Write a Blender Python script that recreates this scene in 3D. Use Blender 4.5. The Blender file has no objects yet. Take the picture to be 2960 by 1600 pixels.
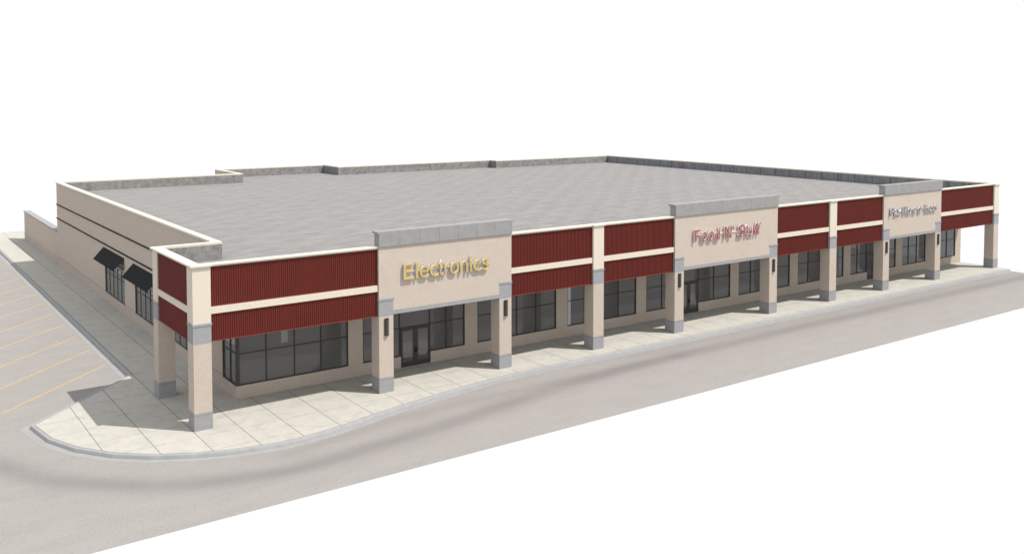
import bpy, math, random
from mathutils import Vector
R = math.radians
sc = bpy.context.scene
COL = sc.collection

# ------------------------------------------------------------------ camera
cam_d = bpy.data.cameras.new("camera"); cam = bpy.data.objects.new("camera", cam_d); COL.objects.link(cam)
cam.location = (-15.2901, -51.508, 18.2437)
cam.rotation_euler = (R(90 - 2.7297), 0, R(54.1476 - 90))
cam_d.sensor_fit = 'HORIZONTAL'; cam_d.sensor_width = 36.0
cam_d.lens = 36.0 * 2701.1 / 2960.0
cam_d.shift_x = -14.86 / 2960.0
cam_d.shift_y = -381.7 / 2960.0
cam_d.clip_start = 0.5; cam_d.clip_end = 1500
sc.camera = cam

# ------------------------------------------------------------------ sky (plain white studio-bright sky) and sun
w = bpy.data.worlds.new("World"); sc.world = w; w.use_nodes = True
bg = w.node_tree.nodes["Background"]
bg.inputs[0].default_value = (0.96, 0.98, 1.02, 1); bg.inputs[1].default_value = 1.06
SUN = Vector((0.437, -0.466, 1.0)).normalized()
sd = bpy.data.lights.new("sun", 'SUN'); sd.energy = 5.0; sd.angle = R(0.5); sd.color = (1.0, 0.96, 0.90)
so = bpy.data.objects.new("sun", sd); COL.objects.link(so)
so.rotation_euler = SUN.to_track_quat('Z', 'Y').to_euler(); so.location = (60, -60, 80)
sc.view_settings.view_transform = 'Standard'; sc.view_settings.look = 'None'
sc.view_settings.exposure = 0.0; sc.view_settings.gamma = 1.0
try: sc.view_settings.use_curve_mapping = False
except Exception: pass
sc.cycles.max_bounces = 8; sc.cycles.transparent_max_bounces = 12

# ------------------------------------------------------------------ materials
def mat(name):
    m = bpy.data.materials.new(name); m.use_nodes = True
    nt = m.node_tree; b = nt.nodes["Principled BSDF"]
    return m, nt, b
def N(nt, t, **kw):
    n = nt.nodes.new(t)
    for k, v in kw.items(): setattr(n, k, v)
    return n
def mix(nt, a, b, f, mode='MIX'):
    n = N(nt, 'ShaderNodeMix', data_type='RGBA', blend_type=mode)
    for i, v in ((0, f), (6, a), (7, b)):
        if hasattr(v, 'links'): nt.links.new(v, n.inputs[i])
        else: n.inputs[i].default_value = v if i == 0 else (*v, 1)
    return n.outputs[2]
def pos(nt, scale=(1, 1, 1), loc=(0, 0, 0)):
    g = N(nt, 'ShaderNodeNewGeometry'); mp = N(nt, 'ShaderNodeMapping')
    mp.inputs['Scale'].default_value = scale; mp.inputs['Location'].default_value = loc
    nt.links.new(g.outputs['Position'], mp.inputs[0]); return mp.outputs[0]
def noise(nt, vec, scale, detail=4, rough=.5, lo=.3, hi=.7, dist=0):
    n = N(nt, 'ShaderNodeTexNoise'); n.inputs['Scale'].default_value = scale
    n.inputs['Detail'].default_value = detail; n.inputs['Roughness'].default_value = rough
    n.inputs['Distortion'].default_value = dist
    nt.links.new(vec, n.inputs['Vector'])
    r = N(nt, 'ShaderNodeMapRange'); r.inputs[1].default_value = lo; r.inputs[2].default_value = hi
    nt.links.new(n.outputs[0], r.inputs[0]); return r.outputs[0]
def bump(nt, b, h, strength=.2, dist=.01):
    n = N(nt, 'ShaderNodeBump'); n.inputs['Strength'].default_value = strength; n.inputs['Distance'].default_value = dist
    nt.links.new(h, n.inputs['Height']); nt.links.new(n.outputs[0], b.inputs['Normal'])
def setc(nt, b, c, rough=.8, spec=.2, metal=0):
    if hasattr(c, 'links'): nt.links.new(c, b.inputs['Base Color'])
    else: b.inputs['Base Color'].default_value = (*c, 1)
    b.inputs['Roughness'].default_value = rough; b.inputs['Specular IOR Level'].default_value = spec
    b.inputs['Metallic'].default_value = metal

def M_mottle(name, c1, c2, scale=3, detail=6, rough=.85, spec=.15, vscale=(1, 1, 1), bp=0, fine=None):
    m, nt, b = mat(name)
    v = pos(nt, vscale)
    c = mix(nt, c1, c2, noise(nt, v, scale, detail))
    if fine: c = mix(nt, c, fine[0], noise(nt, v, fine[1], 2, lo=.5, hi=.75))
    setc(nt, b, c, rough, spec)
    if bp: bump(nt, b, noise(nt, v, scale * 4, 4), bp, .02)
    return m

def M_brick(name, c1, c2, mortar):
    m, nt, b = mat(name)
    g = N(nt, 'ShaderNodeNewGeometry'); s = N(nt, 'ShaderNodeSeparateXYZ'); nt.links.new(g.outputs['Position'], s.inputs[0])
    a = N(nt, 'ShaderNodeMath', operation='ADD'); nt.links.new(s.outputs[0], a.inputs[0]); nt.links.new(s.outputs[1], a.inputs[1])
    cb = N(nt, 'ShaderNodeCombineXYZ'); nt.links.new(a.outputs[0], cb.inputs[0]); nt.links.new(s.outputs[2], cb.inputs[1])
    br = N(nt, 'ShaderNodeTexBrick'); nt.links.new(cb.outputs[0], br.inputs['Vector'])
    br.inputs['Scale'].default_value = 1; br.inputs['Brick Width'].default_value = .26; br.inputs['Row Height'].default_value = .065
    br.inputs['Mortar Size'].default_value = .007; br.inputs['Mortar Smooth'].default_value = .25; br.inputs['Bias'].default_value = -.1
    br.inputs['Color1'].default_value = (*c1, 1); br.inputs['Color2'].default_value = (*c2, 1); br.inputs['Mortar'].default_value = (*mortar, 1)
    v = pos(nt)
    c = mix(nt, br.outputs[0], tuple(x * .86 for x in c2), noise(nt, v, .5, 5, lo=.5, hi=1.0))
    setc(nt, b, c, .85, .15)
    inv = N(nt, 'ShaderNodeMath', operation='SUBTRACT'); inv.inputs[0].default_value = 1; nt.links.new(br.outputs['Fac'], inv.inputs[1])
    bump(nt, b, inv.outputs[0], .5, .006)
    return m

BRICK = M_brick('sand_brick', (.525, .455, .39), (.485, .415, .35), (.235, .20, .17))
BRICKP = M_brick('rose_brick', (.49, .415, .365), (.45, .38, .33), (.235, .20, .175))
STUCCO = M_mottle('cream_stucco', (.62, .56, .47), (.53, .475, .39), 22, 4, .9, .1, bp=.25)
COPING = M_mottle('cream_coping', (.60, .57, .475), (.56, .53, .44), 4, 5, .7, .2)
CAST = M_mottle('grey_cast_stone', (.285, .285, .292), (.245, .246, .254), 3.5, 8, .85, .15, fine=((.30, .305, .32), 60))
CAP = M_mottle('grey_cornice_panel', (.262, .257, .252), (.222, .218, .214), 2.2, 8, .8, .2, fine=((.28, .28, .28), 50))
LINING = M_mottle('grey_parapet_membrane', (.26, .25, .245), (.15, .147, .147), 1.9, 8, .9, .1, fine=((.31, .30, .29), 7))
LININGD = M_mottle('grey_parapet_shaded', (.215, .22, .235), (.13, .135, .145), 2.2, 8, .9, .1, vscale=(1, 1, .35), fine=((.25, .25, .26), 9))  # darker, bluer lining colour paints in shade on faces turned from the sun
DARK = M_mottle('bronze_aluminium', (.056, .051, .043), (.048, .044, .038), 2, 3, .5, .25)
BLACK = M_mottle('black_trim', (.011, .012, .013), (.015, .015, .017), 3, 3, .8, .05)
AWN = M_mottle('black_canvas', (.0165, .017, .019), (.0185, .019, .021), 6, 6, .9, .1)
RED = M_mottle('red_ribbed_metal', (.134, .0265, .0200), (.120, .0235, .018), .7, 5, .6, .10)
INT = M_mottle('interior_grey', (.30, .30, .31), (.24, .24, .25), .6, 3)
INTW = M_mottle('interior_white', (.75, .76, .80), (.7, .72, .76), .6, 3)
SHELL = M_mottle('white_sign_return', (.60, .60, .60), (.56, .56, .56), 3, 3, .35, .5)
GOLD = M_mottle('gold_sign_face', (.56, .37, .035), (.50, .33, .03), 3, 3, .6, .15)
CRIM = M_mottle('red_sign_face', (.37, .012, .02), (.33, .01, .018), 3, 3, .6, .12)
STEEL = M_mottle('brushed_steel_sign_face', (.13, .135, .15), (.10, .105, .12), 3, 3, .3, .5)
YELLOW = M_mottle('yellow_line_paint', (.56, .33, .08), (.42, .29, .14), 5, 8, .8, .15, fine=((.28, .26, .23), 9))
CURBM = M_mottle('curb_concrete', (.30, .298, .302), (.26, .26, .265), 2.5, 8, .85, .15, fine=((.30, .30, .305), 40))
GUT = M_mottle('gutter_concrete', (.285, .285, .285), (.255, .255, .25), 1.2, 8, .85, .15)

def M_roof():
    m, nt, b = mat('roof_membrane')
    g = N(nt, 'ShaderNodeNewGeometry')            # the membrane is laid in equal sheets whose printed grain repeats
    wr = N(nt, 'ShaderNodeVectorMath', operation='WRAP'); nt.links.new(g.outputs['Position'], wr.inputs[0])
    wr.inputs[1].default_value = (3.1, 3.1, 20); wr.inputs[2].default_value = (0, 0, -20)
    mp = N(nt, 'ShaderNodeMapping'); mp.inputs['Scale'].default_value = (.42, 3.2, 1); nt.links.new(wr.outputs[0], mp.inputs[0]); v = mp.outputs[0]
    f = noise(nt, v, 1.0, 5, .55, .42, .66, .5)
    v2 = pos(nt, (.5, 2.6, 1), (7, 3, 0))
    f2 = noise(nt, v2, .9, 3, .5, .38, .60, .4)
    c = mix(nt, (.232, .226, .221), (.158, .154, .151), f)
    c = mix(nt, c, (.255, .25, .245), noise(nt, pos(nt, (1, 5, 1)), 1.6, 3, .5, .45, .8))
    # lapped seams of the sheets: thin darker wandering lines running along the length
    wv = N(nt, 'ShaderNodeTexWave', wave_type='BANDS', bands_direction='Y', wave_profile='SIN')
    wv.inputs['Scale'].default_value = .38; wv.inputs['Distortion'].default_value = 3.0
    wv.inputs['Detail'].default_value = 3; wv.inputs['Detail Scale'].default_value = .9
    nt.links.new(pos(nt, (.16, 1, 1)), wv.inputs['Vector'])
    r = N(nt, 'ShaderNodeMapRange'); r.inputs[1].default_value = .72; r.inputs[2].default_value = 1; r.inputs[4].default_value = 1.0
    nt.links.new(wv.outputs[1], r.inputs[0])
    mm = N(nt, 'ShaderNodeMath', operation='MULTIPLY'); nt.links.new(r.outputs[0], mm.inputs[0]); nt.links.new(f2, mm.inputs[1])
    m3 = N(nt, 'ShaderNodeMath', operation='MULTIPLY'); nt.links.new(mm.outputs[0], m3.inputs[0]); m3.inputs[1].default_value = .7
    c = mix(nt, c, (.105, .102, .10), m3.outputs[0])
    setc(nt, b, c, .9, .1); return m
ROOF = M_roof()

def M_sidewalk():
    m, nt, b = mat('sidewalk_concrete')
    v = pos(nt)
    c = mix(nt, (.425, .408, .368), (.378, .364, .330), noise(nt, v, .8, 9, .65))
    c = mix(nt, c, (.295, .288, .268), noise(nt, pos(nt, (1, 1, 1), (13, 4, 0)), 1.1, 7, .65, .50, .86))
    c = mix(nt, c, (.32, .312, .29), noise(nt, pos(nt, (1, 1.0, 1), (3, 9, 0)), 3.0, 8, .6, .52, .85))
    s = N(nt, 'ShaderNodeSeparateXYZ'); nt.links.new(v, s.inputs[0])
    def lines(axis, off, per, half, blur):
        a = N(nt, 'ShaderNodeMath', operation='ADD'); nt.links.new(s.outputs[axis], a.inputs[0]); a.inputs[1].default_value = -off + per * 50.5
        mo = N(nt, 'ShaderNodeMath', operation='MODULO'); nt.links.new(a.outputs[0], mo.inputs[0]); mo.inputs[1].default_value = per
        d = N(nt, 'ShaderNodeMath', operation='SUBTRACT'); nt.links.new(mo.outputs[0], d.inputs[0]); d.inputs[1].default_value = per / 2
        ab = N(nt, 'ShaderNodeMath', operation='ABSOLUTE'); nt.links.new(d.outputs[0], ab.inputs[0])
        r = N(nt, 'ShaderNodeMapRange'); r.inputs[1].default_value = half; r.inputs[2].default_value = half + blur
        r.inputs[3].default_value = 1; r.inputs[4].default_value = 0; nt.links.new(ab.outputs[0], r.inputs[0]); return r.outputs[0]
    c = mix(nt, c, (.13, .125, .115), lines(0, -.06, 2.345, .016, .008))
    f = N(nt, 'ShaderNodeMath', operation='MULTIPLY'); nt.links.new(lines(1, 3.80, 2.36, .014, .010), f.inputs[0]); f.inputs[1].default_value = .62
    c = mix(nt, c, (.15, .145, .135), f.outputs[0])
    setc(nt, b, c, .9, .12); return m
WALK = M_sidewalk()

def M_asphalt():
    m, nt, b = mat('road_asphalt')
    v = pos(nt)
    c = mix(nt, (.268, .253, .243), (.244, .231, .222), noise(nt, pos(nt, (.6, 1.4, 1)), .55, 7, .6))
    c = mix(nt, c, (.41, .37, .33), noise(nt, v, 15, 3, .7, .55, .76))
    c = mix(nt, c, (.16, .16, .163), noise(nt, pos(nt, (1, 1, 1), (5, 2, 0)), 17, 2, .6, .56, .80))
    at = N(nt, 'ShaderNodeAttribute', attribute_name='tyre_wear')
    nn = noise(nt, pos(nt, (.25, .6, 1)), .8, 5, .6, -.3, .55)
    f = N(nt, 'ShaderNodeMath', operation='MULTIPLY'); nt.links.new(at.outputs['Fac'], f.inputs[0]); nt.links.new(nn, f.inputs[1])
    c = mix(nt, c, (.176, .165, .160), f.outputs[0])
    setc(nt, b, c, .9, .12); return m
ASPH = M_asphalt()

def M_glass(name, tint, refl, body=.6):
    m, nt, b = mat(name); nt.nodes.remove(b)
    out = nt.nodes['Material Output']
    tr = N(nt, 'ShaderNodeBsdfTransparent'); tr.inputs[0].default_value = (*tint, 1)
    gl = N(nt, 'ShaderNodeBsdfGlossy'); gl.inputs['Roughness'].default_value = 0.0; gl.inputs[0].default_value = (.92, .96, 1, 1)
    lw = N(nt, 'ShaderNodeLayerWeight'); lw.inputs[0].default_value = .5
    r = N(nt, 'ShaderNodeMapRange'); r.inputs[1].default_value = 0; r.inputs[2].default_value = 1
    r.inputs[3].default_value = refl[0]; r.inputs[4].default_value = refl[1]
    pw = N(nt, 'ShaderNodeMath', operation='POWER'); nt.links.new(lw.outputs['Facing'], pw.inputs[0]); pw.inputs[1].default_value = 3
    nt.links.new(pw.outputs[0], r.inputs[0])
    df = N(nt, 'ShaderNodeBsdfDiffuse'); df.inputs[0].default_value = (.165, .163, .162, 1)
    m0 = N(nt, 'ShaderNodeMixShader'); m0.inputs[0].default_value = body; nt.links.new(tr.outputs[0], m0.inputs[1]); nt.links.new(df.outputs[0], m0.inputs[2])
    mx = N(nt, 'ShaderNodeMixShader'); nt.links.new(r.outputs[0], mx.inputs[0]); nt.links.new(m0.outputs[0], mx.inputs[1]); nt.links.new(gl.outputs[0], mx.inputs[2])
    nt.links.new(mx.outputs[0], out.inputs[0]); return m
GLASS = M_glass('tinted_window_glass', (.42, .43, .44), (.05, .42))
SGLASS = M_glass('side_window_glass', (.42, .43, .44), (.06, .62), .75)
DGLASS = M_glass('door_glass', (.42, .43, .44), (.10, .45), .5)

# ------------------------------------------------------------------ mesh helpers
class MB:
    def __init__(s): s.v = []; s.f = []
    def quadbox(s, x0, x1, y0, y1, z0, z1):
        n = len(s.v)
        s.v += [(x0, y0, z0), (x1, y0, z0), (x1, y1, z0), (x0, y1, z0), (x0, y0, z1), (x1, y0, z1), (x1, y1, z1), (x0, y1, z1)]
        for q in ((0, 3, 2, 1), (4, 5, 6, 7), (0, 1, 5, 4), (1, 2, 6, 5), (2, 3, 7, 6), (3, 0, 4, 7)): s.f.append(tuple(n + i for i in q))
        return s
    def prism(s, pts, z0, z1):            # pts: CCW outline in xy
        n = len(s.v); k = len(pts)
        s.v += [(x, y, z0) for x, y in pts] + [(x, y, z1) for x, y in pts]
        s.f.append(tuple(n + i for i in reversed(range(k)))); s.f.append(tuple(n + k + i for i in range(k)))
        for i in range(k): j = (i + 1) % k; s.f.append((n + i, n + j, n + k + j, n + k + i))
        return s
    def extr(s, prof, axis, a0, a1):      # closed profile of (p, z) swept along an axis; p is the other horizontal axis
        n = len(s.v); k = len(prof)
        for a in (a0, a1): s.v += [((a, p, z) if axis == 'x' else (p, a, z)) for p, z in prof]
        s.f.append(tuple(n + i for i in range(k))); s.f.append(tuple(n + k + i for i in reversed(range(k))))
        for i in range(k): j = (i + 1) % k; s.f.append((n + j, n + i, n + k + i, n + k + j))
        return s
    def bar(s, a, b, r):                  # thin square bar between two points
        a, b = Vector(a), Vector(b); d = (b - a).normalized()
        u = d.cross(Vector((0, 0, 1)));
        if u.length < 1e-3: u = Vector((1, 0, 0))
        u = u.normalized() * r; v = d.cross(u).normalized() * r; n = len(s.v)
        for p in (a, b):
            for q in ((-1, -1), (1, -1), (1, 1), (-1, 1)): s.v.append(tuple(p + u * q[0] + v * q[1]))
        for q in ((0, 1, 2, 3), (7, 6, 5, 4), (0, 4, 5, 1), (1, 5, 6, 2), (2, 6, 7, 3), (3, 7, 4, 0)): s.f.append(tuple(n + i for i in q))
        return s
    def build(s, name, m, parent=None, fixn=True):
        off = Vector((0, 0, 0)); p = parent
        while p is not None: off += p.location; p = p.parent
        me = bpy.data.meshes.new(name)
        me.from_pydata([tuple(Vector(q) - off) for q in s.v], [], s.f); me.update()
        if fixn:
            import bmesh
            b = bmesh.new(); b.from_mesh(me); bmesh.ops.recalc_face_normals(b, faces=b.faces); b.to_mesh(me); b.free()
        me.materials.append(m)
        o = bpy.data.objects.new(name, me); COL.objects.link(o)
        if parent: o.parent = parent
        return o
def box(name, m, parent, *b): return MB().quadbox(*b).build(name, m, parent)
def tag(o, label=None, cat=None, group=None, kind=None):
    if label: o['label'] = label
    if cat: o['category'] = cat
    if group: o['group'] = group
    if kind: o['kind'] = kind
    return o
def thing(name, loc, label, cat, group=None):
    o = bpy.data.objects.new(name, None); COL.objects.link(o); o.location = loc; o.empty_display_size = .5
    return tag(o, label, cat, group)
def dup(root, loc, label):
    r = root.copy(); COL.objects.link(r); r.location = loc; r['label'] = label
    for ch in list(root.children):
        c = ch.copy(); COL.objects.link(c); c.parent = r
        for g in list(ch.children):
            d = g.copy(); COL.objects.link(d); d.parent = c
    return r

# ------------------------------------------------------------------ key measurements (metres)
PX = [0, 11.365, 20.452, 28.793, 37.130, 48.480, 56.822, 65.158, 74.22, 85.80]   # left edge of each front pillar
PD = 1.017
ZB, ZC0, ZC1 = .98, 4.83, 5.93       # plinth top, collar bottom / top
ZCOP, ZTOP, ZROOF = 9.12, 9.20, 8.06
YW = 4.20                            # shop wall face
XL = 3.80                            # long left wall face
XR = 86.80
YEND = 94.5
ROADZ = -.20

# ------------------------------------------------------------------ ground: road sheet, sidewalk, curb, gutter, parking lines
curve = [(0, YEND), (0, 13.42), (-6.95, 6.38), (-6.55, 3.62), (-5.66, 1.36), (-4.31, -.58), (-2.75, -1.98), (-1.0, -3.02), (.6, -3.66),
         (2.0, -4.0), (3.3, -4.16), (4.6, -4.14), (5.8, -3.98), (7.0, -3.72), (8.2, -3.42), (9.3, -3.12), (10.9, -2.72), (13.5, -2.2),
         (16.2, -1.74), (18.3, -1.42), (20.2, -1.25), (22.5, -1.18), (XR, -1.17)]
def catmull(pts, n):
    out = []
    for i in range(len(pts) - 1):
        p0 = pts[max(i - 1, 0)]; p1 = pts[i]; p2 = pts[i + 1]; p3 = pts[min(i + 2, len(pts) - 1)]
        for k in range(n):
            t = k / n
            out.append(tuple(.5 * ((2 * p1[j]) + (p2[j] - p0[j]) * t + (2 * p0[j] - 5 * p1[j] + 4 * p2[j] - p3[j]) * t * t + (3 * p1[j] - p0[j] - 3 * p2[j] + p3[j]) * t ** 3) for j in (0, 1)))
    out.append(pts[-1]); return out
band1 = catmull([(-15, 14), (-12.2, 8.0), (-10.6, 4.2), (-9.2, 1.2), (-8.1, -1.1), (-6.86, -2.8), (-4.25, -5.2), (-2.9, -6.1), (.1, -7.25), (2.65, -7.7), (5.5, -7.55), (8.4, -7.16),
                 (13.7, -6.4), (17.9, -5.6), (25, -4.6), (40, -4.05), (60, -4.0), (88, -4.0)], 6)
band2 = catmull([(3.0, -5.6), (6, -5.0), (9.5, -4.2), (12.2, -4.0), (17, -4.0), (24, -4.1), (34, -4.2)], 5)
band3 = [(30, -2.4), (50, -2.3), (70, -2.3), (88, -2.2)]
def segdist(px, py, pts):
    best = 1e9
    for (ax, ay), (bx, by) in zip(pts, pts[1:]):
        dx, dy = bx - ax, by - ay; t = max(0, min(1, ((px - ax) * dx + (py - ay) * dy) / (dx * dx + dy * dy + 1e-9)))
        d = math.hypot(px - ax - t * dx, py - ay - t * dy)
        if d < best: best = d
    return best
def frange(a, b, s):
    n = max(1, round((b - a) / s)); return [a + (b - a) * i / n for i in range(n + 1)]
xs = frange(-60, -20, 4) + frange(-20, 30, .5)[1:] + frange(30, XR, 1.2)[1:]
ys = frange(-11.13, 10, .45) + frange(10, YEND, 4)[1:]
rv = []; rf = []; wear = []
for j, y in enumerate(ys):
    for i, x in enumerate(xs):
        rv.append((x, y, ROADZ))
        if y > 12 or x < -18: wear.append(0.0)
        else:
            d1 = segdist(x, y, band1) / .85; d2 = segdist(x, y, band2) / .55; d3 = segdist(x, y, band3) / .45
            wear.append(min(1.0, .82 * math.exp(-d1 * d1) + .35 * math.exp(-d2 * d2) + .22 * math.exp(-d3 * d3)))
nx = len(xs)
for j in range(len(ys) - 1):
    for i in range(nx - 1):
        a = j * nx + i; rf.append((a, a + 1, a + nx + 1, a + nx))
me = bpy.data.meshes.new('road'); me.from_pydata(rv, [], rf); me.update()
at = me.attributes.new('tyre_wear', 'FLOAT', 'POINT'); at.data.foreach_set('value', wear)
me.materials.append(ASPH); road = bpy.data.objects.new('road', me); COL.objects.link(road)
tag(road, 'pale grey asphalt road and car park round the building with darker tyre wear', 'road', kind='structure')

sw = MB().prism([(x, y) for x, y in curve] + [(XR, YEND)], ROADZ + .004, 0).build('sidewalk', WALK)
tag(sw, 'pale concrete sidewalk in square slabs under and around the shops', 'sidewalk', kind='structure')

def outward(pts):
    res = []
    for i, p in enumerate(pts):
        def nrm(a, b):
            dx, dy = b[0] - a[0], b[1] - a[1]; l = math.hypot(dx, dy); return (dy / l, -dx / l)   # right-hand side of travel
        ns = []
        if i > 0: ns.append(nrm(pts[i - 1], p))
        if i < len(pts) - 1: ns.append(nrm(p, pts[i + 1]))
        sx = sum(a[0] for a in ns); sy = sum(a[1] for a in ns); l = math.hypot(sx, sy); sx /= l; sy /= l
        c = sx * ns[0][0] + sy * ns[0][1]; res.append((sx / c, sy / c))
    return res
def sweep(name, m, prof, label):
    path = curve; nn = outward(path)      # travelling from the rear forward with the road on the right
    mb = MB(); k = len(prof)
    for (x, y), (a, b) in zip(path, nn):
        mb.v += [(x + a * d, y + b * d, z) for d, z in prof]
    for i in range(len(path) - 1):
        for j in range(k):
            q = (j + 1) % k; mb.f.append((i * k + j, i * k + q, (i + 1) * k + q, (i + 1) * k + j))
    mb.f.append(tuple(range(k))); mb.f.append(tuple((len(path) - 1) * k + j for j in reversed(range(k))))
    o = mb.build(name, m); tag(o, label, name, kind='structure'); return o
sweep('curb', CURBM, [(.022, -.03), (.03, -.002), (.15, -.004), (.19, -.018), (.215, -.05), (.27, -.17), (.275, -.21), (.022, -.21)], 'grey concrete curb with rounded top edging the sidewalk')
sweep('curb_joint', BLACK, [(-.001, -.012), (.022, -.012), (.022, -.2), (-.001, -.2)], 'dark joint between curb and sidewalk slabs')
sweep('gutter', GUT, [(.275, -.192), (.70, -.194), (.70, -.22), (.275, -.22)], 'pale concrete gutter strip between curb and asphalt')

plabels = {}
k = 0
y = 17.66 - 4.865
line0 = None
h = .054
for k in range(12):
    yt = 17.64 + 4.862 * k
    L = 10.3; ux, uy = -1 / math.sqrt(2), -1 / math.sqrt(2)
    p0 = (-.80, yt); p1 = (p0[0] + ux * L, p0[1] + uy * L); n = (-uy * h, ux * h)
    o = MB().prism([(p0[0] + n[0], p0[1] + n[1]), (p0[0] - n[0], p0[1] - n[1]), (p1[0] - n[0], p1[1] - n[1]), (p1[0] + n[0], p1[1] + n[1])], ROADZ, ROADZ + .004).build('parking_line', YELLOW)
    ordn = ['nearest the rounded sidewalk tip', 'second from the rounded sidewalk tip', 'third from the rounded sidewalk tip', 'fourth from the rounded sidewalk tip', 'fifth from the rounded sidewalk tip', 'sixth from the rounded sidewalk tip',
            'seventh from the rounded sidewalk tip', 'eighth from the rounded sidewalk tip', 'ninth from the rounded sidewalk tip', 'tenth from the rounded sidewalk tip', 'second farthest from the sidewalk tip', 'farthest from the rounded sidewalk tip'][k]
    tag(o, 'slanted yellow parking line, ' + ordn, 'parking line', 'yellow parking lines beside the left sidewalk', kind='structure')

# ------------------------------------------------------------------ the building
bld = thing('shopping_center', (43, 30, 0), 'long single storey sand brick shopping center with red ribbed metal fascia and flat grey roof', 'shop building')

def wall_x(name, m, x0, x1, y0, y1, z0, z1, holes, parent):      # wall running along x
    mb = MB(); cuts = sorted({x0, x1, *[h[0] for h in holes], *[h[1] for h in holes]})
    for a, b in zip(cuts, cuts[1:]):
        mid = (a + b) / 2; z = z0
        for hh in sorted([h for h in holes if h[0] < mid < h[1]], key=lambda q: q[2]):
            if hh[2] > z: mb.quadbox(a, b, y0, y1, z, hh[2])
            z = hh[3]
        if z < z1: mb.quadbox(a, b, y0, y1, z, z1)
    return mb.build(name, m, parent)
def wall_y(name, m, x0, x1, y0, y1, z0, z1, holes, parent):
    mb = MB(); cuts = sorted({y0, y1, *[h[0] for h in holes], *[h[1] for h in holes]})
    for a, b in zip(cuts, cuts[1:]):
        mid = (a + b) / 2; z = z0
        for hh in sorted([h for h in holes if h[0] < mid < h[1]], key=lambda q: q[2]):
            if hh[2] > z: mb.quadbox(x0, x1, a, b, z, hh[2])
            z = hh[3]
        if z < z1: mb.quadbox(x0, x1, a, b, z, z1)
    return mb.build(name, m, parent)

SILL, HEAD, TRAN = .78, 4.35, 2.72
# windows of the shop front: (x0, x1, mullions, door span)
WINS = [(XL, 11.28, [5.74, 7.59, 9.39], None),
        (12.33, 20.36, [13.76, 15.13, 17.50, 18.84], (15.19, 17.53)),
        (21.43, 28.67, [23.19, 24.98, 26.77], None),
        (29.76, 37.0, [31.55, 33.33, 35.10], None),
        (38.10, 48.36, [39.97, 41.92, 44.34, 46.30], (41.98, 44.32)),
        (49.46, 56.64, [51.15, 53.0, 54.85], None),
        (57.80, 64.98, [59.46, 61.3, 63.2], None),
        (66.12, 74.03, [67.34, 68.86, 71.32, 72.7], (68.93, 71.27)),
        (75.20, 79.68, [76.47, 78.02], None),
        (80.80, 85.67, [82.4, 83.98], None)]
holes = []
for a, b, ms, d in WINS:
    if d: holes += [(a, d[0], SILL, HEAD), (d[0], d[1], 0, HEAD), (d[1], b, SILL, HEAD)]
    else: holes.append((a, b, SILL, HEAD))
fw = wall_x('front_wall', BRICK, XL, XR, YW, YW + .30, 0, 4.86, holes, bld)

LW = [(39.08, 31.83), (28.36, 21.11), (17.64, 10.39)]           # left wall windows, far / near
LHEAD, LTR = 3.60, 2.68
lholes = [(b, a, .79, LHEAD) for a, b in LW] + [(YW + .30, 6.76, SILL, HEAD)]
wall_y('side_wall', BRICK, XL, XL + .30, YW + .30, 8.1, 0, 4.86, [lholes[3]], bld)
wall_y('side_wall', BRICK, XL, XL + .40, 8.1, 62.25, 0, 9.06, lholes[:3], bld)
# thin reveal line and slightly rosier bricks at the foot of the side wall
BCJ = M_mottle('brick_shadow_joint', (.21, .17, .145), (.19, .155, .13), 3)
for a, b in ((6.80, 10.35), (17.68, 21.07), (28.40, 31.79), (39.12, 62.2)): box('base_course', BCJ, bld, XL - .012, XL - .001, a, b, .885, .915); box('wall_foot', BRICKP, bld, XL - .0075, XL - .0006, a, b, .7855, .885)
box('wall_foot', BRICKP, bld, XL - .008, XL - .0005, YW, 62.2, 0.0, .785)

# string courses: two dark lines along the side wall
for z in (5.19, 6.72): box('string_course', BLACK, bld, XL - .07, XL + .01, 8.12, 62.30, z - .05, z + .05)

# back, step and right walls (outer brick) up to the coping
for q in ((XL + .4, 24.72, 61.75, 62.25), (24.22, 24.72, 62.25, 70.9), (24.72, 39.8, 70.4, 70.9), (39.3, 39.8, 65.6, 70.4),
          (39.8, 64.7, 65.6, 66.1), (64.2, 64.7, 63.9, 65.6), (64.7, XR, 63.9, 64.4)):
    box('rear_wall', BRICK, bld, *q, 0, 9.06)
rwm = MB().quadbox(XR - .5, XR, YW + .3, 63.9, 0, 9.06)
rwm.quadbox(XR - .5, XR, 1.02, YW + .3, 4.86, 9.06); rwm.build('right_wall', BRICK, bld)

# canopy soffit over the walk, and its end and side fascia backing
MB().prism([(.6, .62), (XR - .52, .62), (XR - .52, YW + .28), (XL + .02, YW + .28), (XL + .02, 8.06), (.6, 8.06)], 4.862, 4.92).build('canopy_soffit', M_mottle('soffit_board', (.6, .58, .53), (.55, .53, .48), 2), bld)
box('canopy_back_wall', BRICK, bld, 1.02, XL - .001, 7.74, 8.09, 4.86, 9.06)

# roof
roof = MB().prism([(.45, .5), (XR - .48, .5), (XR - .48, 63.92), (64.22, 63.92), (64.22, 65.62), (39.32, 65.62), (39.32, 70.42), (24.70, 70.42), (24.70, 61.77), (4.19, 61.77), (4.19, 7.735), (.45, 7.735)], ZROOF - .1, ZROOF).build('roof', ROOF, bld)

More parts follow.
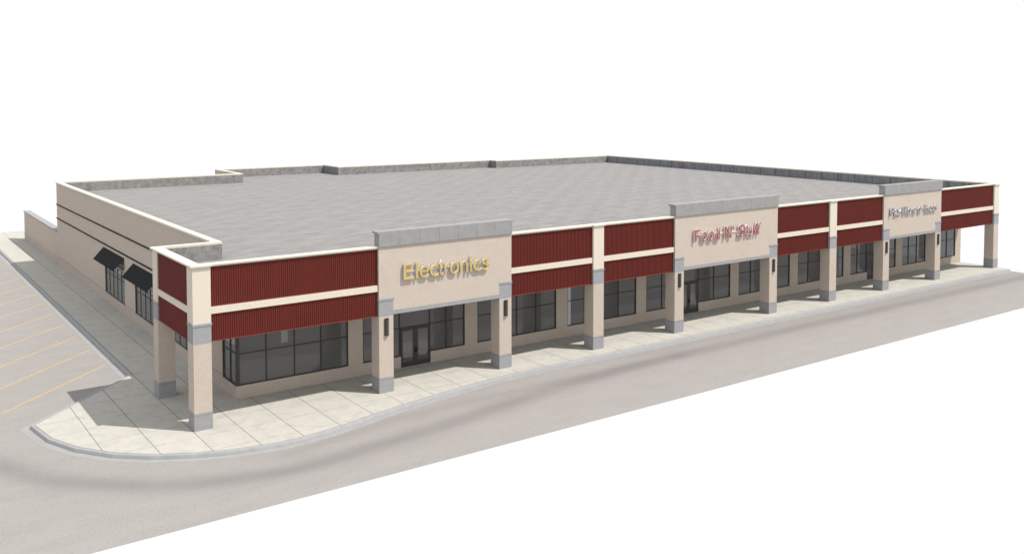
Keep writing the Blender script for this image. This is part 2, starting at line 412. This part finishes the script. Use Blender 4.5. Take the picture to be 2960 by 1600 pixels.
# parapet linings on the roof side
t = .012
for q in ((.6, XR - .5, .58, .62), (.5, .5 + t, .62, 7.70), (.5 + t, 4.215, 7.725, 7.738), (4.201, 4.213, 7.74, 61.70), (4.214, 24.72, 61.75 - t, 61.75 - .001),
          (24.72 + .001, 24.72 + t, 61.75, 70.38), (24.72 + t, 39.28, 70.4 - t, 70.4 - .001), (39.3, 64.19, 65.6 - t, 65.6 - .001), (64.2, XR - .52, 63.9 - t, 63.9 - .001)):
    box('parapet_lining', LINING, bld, *q, ZROOF, 9.06)
box('parapet_lining', LININGD, bld, 39.3 - t, 39.3 - .001, 65.6, 70.38, ZROOF, 9.06); box('parapet_lining', LININGD, bld, 64.2 - t, 64.2 - .001, 63.9, 65.58, ZROOF, 9.06)
for i in range(26):
    a = .62 + i * 2.433; box('parapet_seam', BLACK, bld, XR - .506, XR - .5005, a + 2.372, a + 2.432, ZROOF, 9.06); box('parapet_panel', LININGD, bld, XR - .5 - t, XR - .501, a, a + 2.37, ZROOF, 9.06)

# coping
def coping(*bs, th=.14):
    for b in bs: MB().quadbox(*b, ZTOP - th, ZTOP).build('coping', COPING, bld)
coping((-.12, 1.06, -.12, .5), (-.12, .5, .5, 7.72), th=.10)
coping((-.12, 3.72, 7.72, 8.2), (3.72, 4.22, 7.72, 8.2))
coping((3.72, 4.22, 8.2, 61.75), (3.72, 24.2, 61.75, 62.25), (24.2, 24.7, 61.75, 70.9), (24.7, 39.8, 70.4, 70.9), (39.3, 39.8, 66.1, 70.4), (39.3, 64.2, 65.6, 66.1), (64.2, 64.7, 64.4, 66.1), (64.2, 86.88, 63.9, 64.4))
coping((86.35, 86.88, .5, 63.9), (85.75, 86.88, -.12, .5))
bays = [(PX[0] + 1.0, PX[1]), (PX[2] + 1.01, PX[3]), (PX[3] + 1.0, PX[4]), (PX[5] + 1.01, PX[6]), (PX[6] + 1.0, PX[7]), (PX[8] + 1.01, PX[9])]
cp = []
for a, b in bays:
    a2 = a + .06 if a in (PX[0] + 1.0, PX[3] + 1.0, PX[6] + 1.0) else a
    b2 = b - .05 if b in (PX[3], PX[6], PX[9]) else b
    coping((a2, b2, 0.02, .5), th=.08)
for i in (3, 6): coping((PX[i] - .05, PX[i] + 1.06, -.10, .5), th=.10)

# ------------------------------------------------------------------ fascia bays: ribbed red metal, cream band, cream top strip
def ribbed(mb, a0, a1, z0, z1, f, flip):
    # f(u, d, z) -> point ; u along the fascia, d = depth behind the front of the ribs
    per = .127; n = max(1, int(round((a1 - a0) / per))); per = (a1 - a0) / n; g = .063; dep = .042
    zb, zt = z0 + .045, z1 - .03
    def quad(*p): k = len(mb.v); mb.v += p; mb.f.append(tuple(range(k, k + 4)))
    for i in range(n):
        u0 = a0 + i * per; u1 = u0 + per - g; u2 = u0 + per; s = .004
        quad(f(u0, 0, zb), f(u1, 0, zb), f(u1, 0, zt), f(u0, 0, zt))
        quad(f(u1, 0, zb), f(u1 + s, dep, zb), f(u1 + s, dep, zt), f(u1, 0, zt))
        quad(f(u1 + s, dep, zb), f(u2 - s, dep, zb), f(u2 - s, dep, zt), f(u1 + s, dep, zt))
        quad(f(u2 - s, dep, zb), f(u2, 0, zb), f(u2, 0, zt), f(u2 - s, dep, zt))
        quad(f(u1, 0, zb), f(u2, 0, zb), f(u2 - s, dep, zb), f(u1 + s, dep, zb))
        quad(f(u1, 0, zt), f(u1 + s, dep, zt), f(u2 - s, dep, zt), f(u2, 0, zt))
    quad(f(a0, 0, z0), f(a1, 0, z0), f(a1, -.022, z0 + .012), f(a0, -.022, z0 + .012)); quad(f(a0, -.022, z0 + .012), f(a1, -.022, z0 + .012), f(a1, 0, zb), f(a0, 0, zb))
    quad(f(a0, 0, zt), f(a1, 0, zt), f(a1, 0, z1), f(a0, 0, z1))
    quad(f(a0, 0, z0), f(a0, .1, z0), f(a1, .1, z0), f(a1, 0, z0))
YF = .16                                                     # face of the metal
def fascia_x(a, b):
    mb = MB(); fx = lambda u, d, z: (u, YF + d, z)
    ribbed(mb, a, b, 6.79, 9.03, fx, 0); up = mb.build('metal_fascia', RED, bld, fixn=False)
    mb = MB(); ribbed(mb, a, b, 4.83, 6.40, fx, 0); mb.build('metal_fascia', RED, bld, fixn=False)
    box('fascia_band', STUCCO, bld, a, b - .03, .07, YF + .10, 6.402, 6.788)
    box('fascia_backing', STUCCO, bld, a, b, YF + .10, .58, 4.84, ZCOP)
    box('fascia_top_strip', STUCCO, bld, a, b, .13, YF + .10, 9.032, ZCOP)
for a, b in bays: fascia_x(a, b)
# the left end of the arcade
YL = .07
mb = MB(); fy = lambda u, d, z: (YL + d, u, z)
ribbed(mb, PD, 7.07, 6.79, 9.03, fy, 1); mb.build('metal_fascia', RED, bld, fixn=False)
mb = MB(); ribbed(mb, PD, 7.07, 4.83, 6.40, fy, 1); mb.build('metal_fascia', RED, bld, fixn=False)
box('fascia_band', STUCCO, bld, .012, YL + .1, PD, 7.07, 6.402, 6.788)
box('fascia_backing', STUCCO, bld, YL + .1, .5, PD, 7.07, 4.84, 9.09)
box('fascia_top_strip', STUCCO, bld, .04, YL + .1, PD, 7.07, 9.032, 9.09)

# ------------------------------------------------------------------ pillars (> plinth, collar, stucco head)
def pillar(x, y, tall):
    p = MB().quadbox(x, x + 1, y, y + PD, ZB, ZC0).build('pillar', BRICK, bld)
    e = .012
    mb = MB().quadbox(x - e, x + 1 + e, y - e, y + PD + e, 0, .838).quadbox(x - e, x + 1 + e, y - e, y + PD + e, .85, ZB)
    mb.build('plinth', CAST, p)
    MB().quadbox(x + .004, x + .996, y + .004, y + PD - .004, .838, .85).build('plinth_joint', BLACK, p)
    d = .035
    back = y + PD
    mb = MB().quadbox(x - .004, x + 1.004, y - .004, back, ZC0, 5.765)
    pr = [(-d, 0), (1 + d, 0)]
    mb.quadbox(x - d, x + 1 + d, y - d, back, 5.795, ZC1)
    mb.quadbox(x - .012, x + 1.012, y - .012, back, 5.765, 5.795)
    mb.build('collar', CAST, p)
    if tall:
        if y > 1: o_ = [(x, y), (x + .498, y), (x + .498, back), (x, back)]
        elif x < 1: o_ = [(x, y), (x + 1, y), (x + 1, y + .5), (x + .498, y + .5), (x + .498, back), (x, back)]
        elif x > 85: o_ = [(x, y), (x + 1, y), (x + 1, back), (x + .502, back), (x + .502, y + .5), (x, y + .5)]
        else: o_ = [(x, y), (x + 1, y), (x + 1, y + .5), (x, y + .5)]
        MB().prism(o_, ZC1, 9.09).build('stucco_head', STUCCO, p)
    return p
for i, x in enumerate(PX): pillar(x, 0, i in (0, 3, 6, 9))
pillar(0, 7.07, True)

# ------------------------------------------------------------------ raised shop portals (> lintel, cornice)
for i in (1, 4, 7):
    xa, xb = PX[i], PX[i + 1] + 1.0
    mb = MB().quadbox(xa, xb, 0, .55, ZC1, 9.19).quadbox(xa + 1.004, xb - 1.004, 0, .55, 5.125, ZC1)
    pw = mb.build('portal_wall', BRICK, bld)
    box('lintel', CAST, pw, xa + 1.002, xb - 1.002, -.003, .6, 4.87, 5.125)
    n = 7; L = (xb - xa) / n; cn = MB()
    for k in range(n): cn.quadbox(xa + k * L + (.008 if k else 0), xa + (k + 1) * L - (.008 if k < n - 1 else 0), -.10, .55, 9.19, 10.0)
    cn.quadbox(xa + .01, xb - .01, -.088, .54, 9.20, 9.995)
    for k in range(n): cn.quadbox(xa - .10 if k == 0 else xa + k * L + .008, xb + .10 if k == n - 1 else xa + (k + 1) * L - .008, -.10, .65, 10.0, 10.12)
    cn.quadbox(xa + .02, xb - .02, -.088, .64, 10.001, 10.112)
    cn.build('cornice', CAP, pw)

# ------------------------------------------------------------------ glazing
def window_x(a, b, ms, door, corner=False):
    y0, y1 = YW + .03, YW + .20; fr = MB(); fwid = .055
    top = HEAD
    def sill_spans():
        return [(a, door[0]), (door[1], b)] if door else [(a, b)]
    for s0, s1 in sill_spans(): fr.quadbox(s0, s1, y0, y1, SILL, SILL + .06)
    fr.quadbox(a, b, y0, y1, top - .06, top)
    if not corner: fr.quadbox(a, a + fwid, y0, y1, SILL + .06, top - .06)
    fr.quadbox(b - fwid, b, y0, y1, SILL + .06, top - .06)
    edges = [a] + ms + [b]
    for m_ in ms:
        z0 = SILL + .06
        if door and abs(m_ - door[0]) < .12: z0 = SILL + .06
        fr.quadbox(m_ - .028, m_ + .028, y0 + .02, y1 - .02, z0, top - .06)
    for e0, e1 in zip(edges, edges[1:]): fr.quadbox(e0 + .056, e1 - .056, y0 + .03, y1 - .03, TRAN - .025, TRAN + .025)
    f = fr.build('shop_window', DARK, bld)
    g = MB()
    for e0, e1 in zip(edges, edges[1:]):
        isdoor = door and e0 < (door[0] + door[1]) / 2 < e1
        if not isdoor: g.quadbox(e0 + .02, e1 - .02, YW + .11, YW + .118, SILL + .03, TRAN)
        g.quadbox(e0 + .02, e1 - .02, YW + .11, YW + .118, TRAN, top - .03)
    g.build('glass', GLASS, f)
    return f
def door_x(a, b):
    dm = MB(); y0, y1 = YW + .04, YW + .16
    dm.quadbox(a, a + .05, y0, y1, 0.0, 2.69); dm.quadbox(b - .05, b, y0, y1, 0.0, 2.69); dm.quadbox(a + .05, b - .05, y0, y1, 2.60, 2.69)
    mid = (a + b) / 2; yl0, yl1 = YW + .055, YW + .10
    for l0, l1 in ((a + .055, mid - .006), (mid + .006, b - .055)):
        s0, s1 = (.12, .20) if l0 < mid - .5 else (.20, .12)
        dm.quadbox(l0, l0 + s0, yl0, yl1, .012, 2.59); dm.quadbox(l1 - s1, l1, yl0, yl1, .012, 2.59)
        dm.quadbox(l0 + s0, l1 - s1, yl0, yl1, .012, .345); dm.quadbox(l0 + s0, l1 - s1, yl0, yl1, 2.48, 2.59)
    d = dm.build('shop_door', DARK, bld)
    g = MB().quadbox(a + .17, mid - .2, YW + .075, YW + .083, .34, 2.49).quadbox(mid + .2, b - .17, YW + .075, YW + .083, .34, 2.49)
    g.build('door_glass', DGLASS, d)
    for s in (-1, 1):
        x = mid + s * .06
        MB().quadbox(x - .016, x + .016, YW - .02, YW + .01, .94, 1.25).quadbox(x - .012, x + .012, YW + .01, YW + .055, .97, 1.0).quadbox(x - .012, x + .012, YW + .01, YW + .055, 1.19, 1.22).build('handle', BLACK, d)
    return d
for i, (a, b, ms, d) in enumerate(WINS):
    window_x(a, b, ms, d, corner=(i == 0))
    if d: door_x(*d)
# corner glazing: square post and two side lights
cp_ = MB().quadbox(XL + .02, XL + .22, YW + .02, YW + .22, SILL, HEAD)
cp_.quadbox(XL + .03, XL + .2, YW + .22, 6.76, SILL, SILL + .06); cp_.quadbox(XL + .03, XL + .2, YW + .22, 6.76, HEAD - .06, HEAD)
cp_.quadbox(XL + .03, XL + .2, 6.71, 6.76, SILL + .06, HEAD - .06); cp_.quadbox(XL + .05, XL + .18, 5.44, 5.51, SILL + .06, HEAD - .06)
cp_.quadbox(XL + .06, XL + .17, YW + .22, 5.43, TRAN - .03, TRAN + .03); cp_.quadbox(XL + .06, XL + .17, 5.52, 6.70, TRAN - .03, TRAN + .03)
sf = cp_.build('side_window', DARK, bld)
MB().quadbox(XL + .11, XL + .118, YW + .2, 5.46, SILL + .03, HEAD - .03).quadbox(XL + .11, XL + .118, 5.49, 6.74, SILL + .03, HEAD - .03).build('glass', SGLASS, sf)
# side wall windows, five lights each
for far, near in LW:
    fr = MB(); x0, x1 = XL + .045, XL + .125
    fr.quadbox(x0, x1, near, far, .79, .85); fr.quadbox(x0, x1, near, far, LHEAD - .06, LHEAD)
    fr.quadbox(x0, x1, near, near + .05, .85, LHEAD - .06); fr.quadbox(x0, x1, far - .05, far, .85, LHEAD - .06)
    fr.quadbox(XL + .01, XL + .2, far - .012, far, .85, LHEAD - .06)
    st = (far - near) / 5
    for k in range(1, 5): fr.quadbox(x0 + .012, x1 - .014, near + k * st - .022, near + k * st + .022, .85, LHEAD - .06)
    for k in range(5): fr.quadbox(x0 + .016, x1 - .018, near + k * st + .051, near + (k + 1) * st - .051, LTR - .03, LTR + .03)
    f = fr.build('side_window', DARK, bld)
    MB().quadbox(XL + .095, XL + .103, near + .02, far - .02, .81, LHEAD - .02).build('glass', SGLASS, f)
# what can be made out behind the glass
inn = MB().quadbox(XL + .31, XR - .51, YW + .31, 24, .001, .01)
inn.build('shop_floor', INT, bld)
box('shop_partition', INT, bld, XL + .31, XR - .51, 14.0, 14.2, .011, 7.9)
box('ceiling', INT, bld, XL + .31, XR - .51, YW + .31, 14.0, 4.36, 4.42)
for a in (20.9, 37.5, 57.2, 75.0): box('shop_partition', INT, bld, a - .1, a + .1, YW + .31, 13.99, .011, 4.35)
PALE = M_mottle('pale_strip', (.50, .51, .54), (.44, .45, .48), 1.5, 3)
PALE2 = M_mottle('grey_strip', (.26, .27, .29), (.22, .23, .25), 1.5, 3)
for a, b, z0, z1, m_ in ((29.82, 30.17, .85, 4.28, PALE), (6.72, 7.16, 3.0, 4.2, PALE2), (84.12, 84.85, .85, 4.28, PALE2), (64.35, 64.80, .85, 4.28, PALE2)):  # added panels before the glass, standing in for bright strips seen through it
    box('bright_strip_panel', m_, bld, a, b, YW + .10, YW + .108, z0, z1)

# ------------------------------------------------------------------ low screen wall behind the building's left side
lw = thing('screen_wall', (XL + .3, 74, 0), 'low sand brick wall with grey coping running on behind the shopping center', 'wall')
box('wall', BRICK, lw, XL, XL + .6, 62.26, 85.6, 0, 3.63)
box('coping', CAST, lw, XL - .08, XL + .68, 62.26, 85.7, 3.63, 3.75)
box('foot', BRICKP, lw, XL - .008, XL - .0005, 62.26, 85.6, 0, .885)

# ------------------------------------------------------------------ awnings on the side wall
def awning(near, label):
    L = 7.67; t = thing('awning', (XL, near, 3.86), label, 'awning', 'black awnings over the side windows')
    zt, zb, pr = 4.86, 3.86, .91
    MB().extr([(XL - .002, zt), (XL - pr, zb), (XL - pr, zb - .03), (XL - pr + .02, zb - .03), (XL - .002, zt - .05)], 'y', near, near + L).build('canopy', AWN, t)
    fr = MB(); r = .016
    for yy in (near + .03, near + L / 3, near + 2 * L / 3, near + L - .03):
        fr.bar((XL - .02, yy, zb + .02), (XL - pr + .03, yy, zb + .0), r); fr.bar((XL - .02, yy, zb), (XL - .02, yy, zt - .06), r)
        fr.bar((XL - .02, yy, zt - .42), (XL - .36, yy, zt - .42), r)
    fr.bar((XL - .02, near, zb + .02), (XL - .02, near + L, zb + .02), r)
    fr.build('frame', BLACK, t)
awning(31.87, 'black sloping awning, farther of the two on the side wall')
awning(21.16, 'black sloping awning, nearer of the two and partly behind the corner pillar')

# ------------------------------------------------------------------ wall lamps: half-round bronze sconces on the portal pillars
def sconce(x, label):
    t = thing('wall_lamp', (x, 0, 3.63), label, 'wall lamp', 'half-round wall lamps on the portal pillars')
    n = 14; r = .15; pts = [(x - r, -.001)] + [(x + r * math.cos(math.pi + math.pi * k / n), r * math.sin(math.pi + math.pi * k / n) - .004) for k in range(n + 1)] + [(x + r, -.001)]
    MB().prism(pts, 3.645, 4.645).build('shade', DARK, t)
    r = .158; pts = [(x + r * math.cos(math.pi + math.pi * k / n), r * math.sin(math.pi + math.pi * k / n) - .002) for k in range(n + 1)]
    MB().prism(pts, 3.62, 3.645).prism(pts, 4.645, 4.67).build('rim', BLACK, t)
    return t
SL = {1: 'bronze wall lamp on the pillar left of the Electronics sign', 2: 'bronze wall lamp on the pillar right of the Electronics sign',
      4: "bronze wall lamp on the pillar left of the Food N' Stuff sign", 5: "bronze wall lamp on the pillar right of the Food N' Stuff sign",
      7: 'bronze wall lamp on the pillar left of the Pay More or Less sign', 8: 'bronze wall lamp on the pillar right of the Pay More or Less sign'}
s0 = sconce(PX[1] + .51, SL[1])
for i in (2, 4, 5, 7, 8): dup(s0, (PX[i] + .51, 0, 3.63), SL[i])

# ------------------------------------------------------------------ channel letter signs
# advance, left, right, bottom, top of each character (thousandths of the type size)
GLY = {'E': (667, 79, 613, 0, 716), 'l': (222, 64, 152, 0, 716), 'e': (556, 38, 515, -12, 530), 'c': (500, 39, 491, -12, 530), 't': (278, 17, 270, -7, 699),
       'r': (333, 65, 346, 0, 530), 'o': (556, 34, 519, -12, 530), 'n': (556, 66, 489, 0, 530), 'i': (222, 66, 154, 0, 716), 's': (500, 31, 464, -12, 530),
       'F': (611, 82, 562, 0, 716), 'd': (556, 34, 483, -12, 716), 'N': (722, 76, 641, 0, 716), "'": (191, 50, 141, 462, 716), 'S': (667, 45, 616, -12, 728),
       'u': (556, 64, 490, -12, 519), 'f': (278, 9, 316, 0, 728), 'P': (667, 77, 622, 0, 716), 'a': (556, 36, 516, -12, 530), 'y': (500, 17, 482, -210, 519),
       'M': (833, 74, 759, 0, 716), 'L': (556, 73, 520, 0, 716), ' ': (278, 0, 0, 0, 0)}
def outline_mesh(ch, fill, ext, thick=None):
    if ch in POLY: return poly_mesh(ch, fill, ext)
    c = bpy.data.curves.new('g', 'FONT'); c.body = ch; c.fill_mode = 'FRONT' if fill else 'NONE'; c.extrude = ext; c.resolution_u = 6; c.offset = -.007
    o = bpy.data.objects.new('g', c); COL.objects.link(o)
    bpy.context.view_layer.update(); dg = bpy.context.evaluated_depsgraph_get()
    me = bpy.data.meshes.new_from_object(o.evaluated_get(dg))
    bpy.data.objects.remove(o); bpy.data.curves.remove(c); return me
POLY = {'E': [[(79, 0), (613, 0), (613, 85), (174, 85), (174, 328), (577, 328), (577, 412), (174, 412), (174, 631), (597, 631), (597, 716), (79, 716)]],
        'F': [[(82, 0), (177, 0), (177, 325), (513, 325), (513, 409), (177, 409), (177, 631), (562, 631), (562, 716), (82, 716)]],
        'L': [[(73, 0), (520, 0), (520, 85), (168, 85), (168, 716), (73, 716)]],
        'l': [[(64, 0), (152, 0), (152, 716), (64, 716)]],
        'i': [[(66, 0), (154, 0), (154, 519), (66, 519)], [(66, 615), (154, 615), (154, 716), (66, 716)]],
        'N': [[(76, 0), (167, 0), (167, 562), (544, 0), (641, 0), (641, 716), (550, 716), (550, 154), (173, 716), (76, 716)]],
        'M': [[(74, 0), (165, 0), (165, 609), (372, 0), (458, 0), (664, 599), (664, 0), (759, 0), (759, 716), (632, 716), (416, 102), (217, 716), (74, 716)]],
        "'": [[(75, 462), (116, 462), (141, 600), (141, 716), (50, 716), (50, 600)]]}
def poly_mesh(ch, fill, ext):
    vs = []; fs = []
    for pl in POLY[ch]:
        n = len(vs); k = len(pl)
        if fill: vs += [(x / 1000, z / 1000, 0) for x, z in pl]; fs.append(tuple(range(n, n + k)))
        else:
            vs += [(x / 1000, z / 1000, -ext) for x, z in pl] + [(x / 1000, z / 1000, ext) for x, z in pl]
            for i in range(k): j = (i + 1) % k; fs.append((n + i, n + j, n + k + j, n + k + i))
    me = bpy.data.meshes.new('g'); me.from_pydata(vs, [], fs); me.update(); return me
def sign(text, x0, x1, z0, cap, facem, label, depth=.15, race=.05, front=.20):
    t = thing('shop_sign', ((x0 + x1) / 2, 0, z0), label, 'sign')
    first, last = GLY[text[0]], GLY[text[-1]]
    total = sum(GLY[c][0] for c in text) - first[1] - (last[0] - last[2])
    sx = (x1 - x0) / total; sz = cap / 716.0
    pen = -first[1]
    box('raceway', STUCCO, t, x0 + .35, x1 - .35, -race, -.001, z0 + cap * .40, z0 + cap * .55)
    import bmesh
    for ch in text:
        adv, gx0, gx1, gz0, gz1 = GLY[ch]
        if ch == ' ': pen += adv; continue
        ref = outline_mesh(ch, True, 0)
        bx0, bx1 = min(v.co.x for v in ref.vertices), max(v.co.x for v in ref.vertices)
        bz0, bz1 = min(v.co.y for v in ref.vertices), max(v.co.y for v in ref.vertices)
        bpy.data.meshes.remove(ref)
        px = x0 + (pen + gx0) * sx
        def place(me, yoff):   # glyph plane -> wall plane; glyph extrude axis -> y; stretched to the grotesque's own box
            for v in me.vertices:
                u = (v.co.x - bx0) / (bx1 - bx0) * (gx1 - gx0) * sx
                q = (gz0 + (v.co.y - bz0) / (bz1 - bz0) * (gz1 - gz0)) * sz
                v.co = Vector((px + u - t.location.x, yoff - v.co.z, q))
        me = outline_mesh(ch, False, depth / 2)
        place(me, -(front - depth / 2))
        bm = bmesh.new(); bm.from_mesh(me); bmesh.ops.remove_doubles(bm, verts=bm.verts, dist=1e-5); bmesh.ops.recalc_face_normals(bm, faces=bm.faces)
        bm.to_mesh(me); bm.free()
        me.materials.clear(); me.materials.append(SHELL)
        o = bpy.data.objects.new('letter', me); COL.objects.link(o); o.parent = t
        md = o.modifiers.new('lip', 'SOLIDIFY'); md.thickness = .006; md.offset = 0; md.use_even_offset = True
        mf = outline_mesh(ch, True, 0); place(mf, -(front - .012))
        mf.materials.clear(); mf.materials.append(facem)
        f = bpy.data.objects.new('letter_face', mf); COL.objects.link(f); f.parent = o
        pen += adv
    return t
sign('Electronics', 13.05, 19.52, 7.0, .99, GOLD, 'Electronics sign in gold faced letters with white sides on brick')
sign("Food N' Stuff", 39.11, 47.06, 7.02, .96, CRIM, "Food N' Stuff sign in red faced letters with white sides on brick")
sign('Pay More or Less', 66.07, 74.14, 7.155, .73, STEEL, 'Pay More or Less sign in small grey faced letters with white sides')
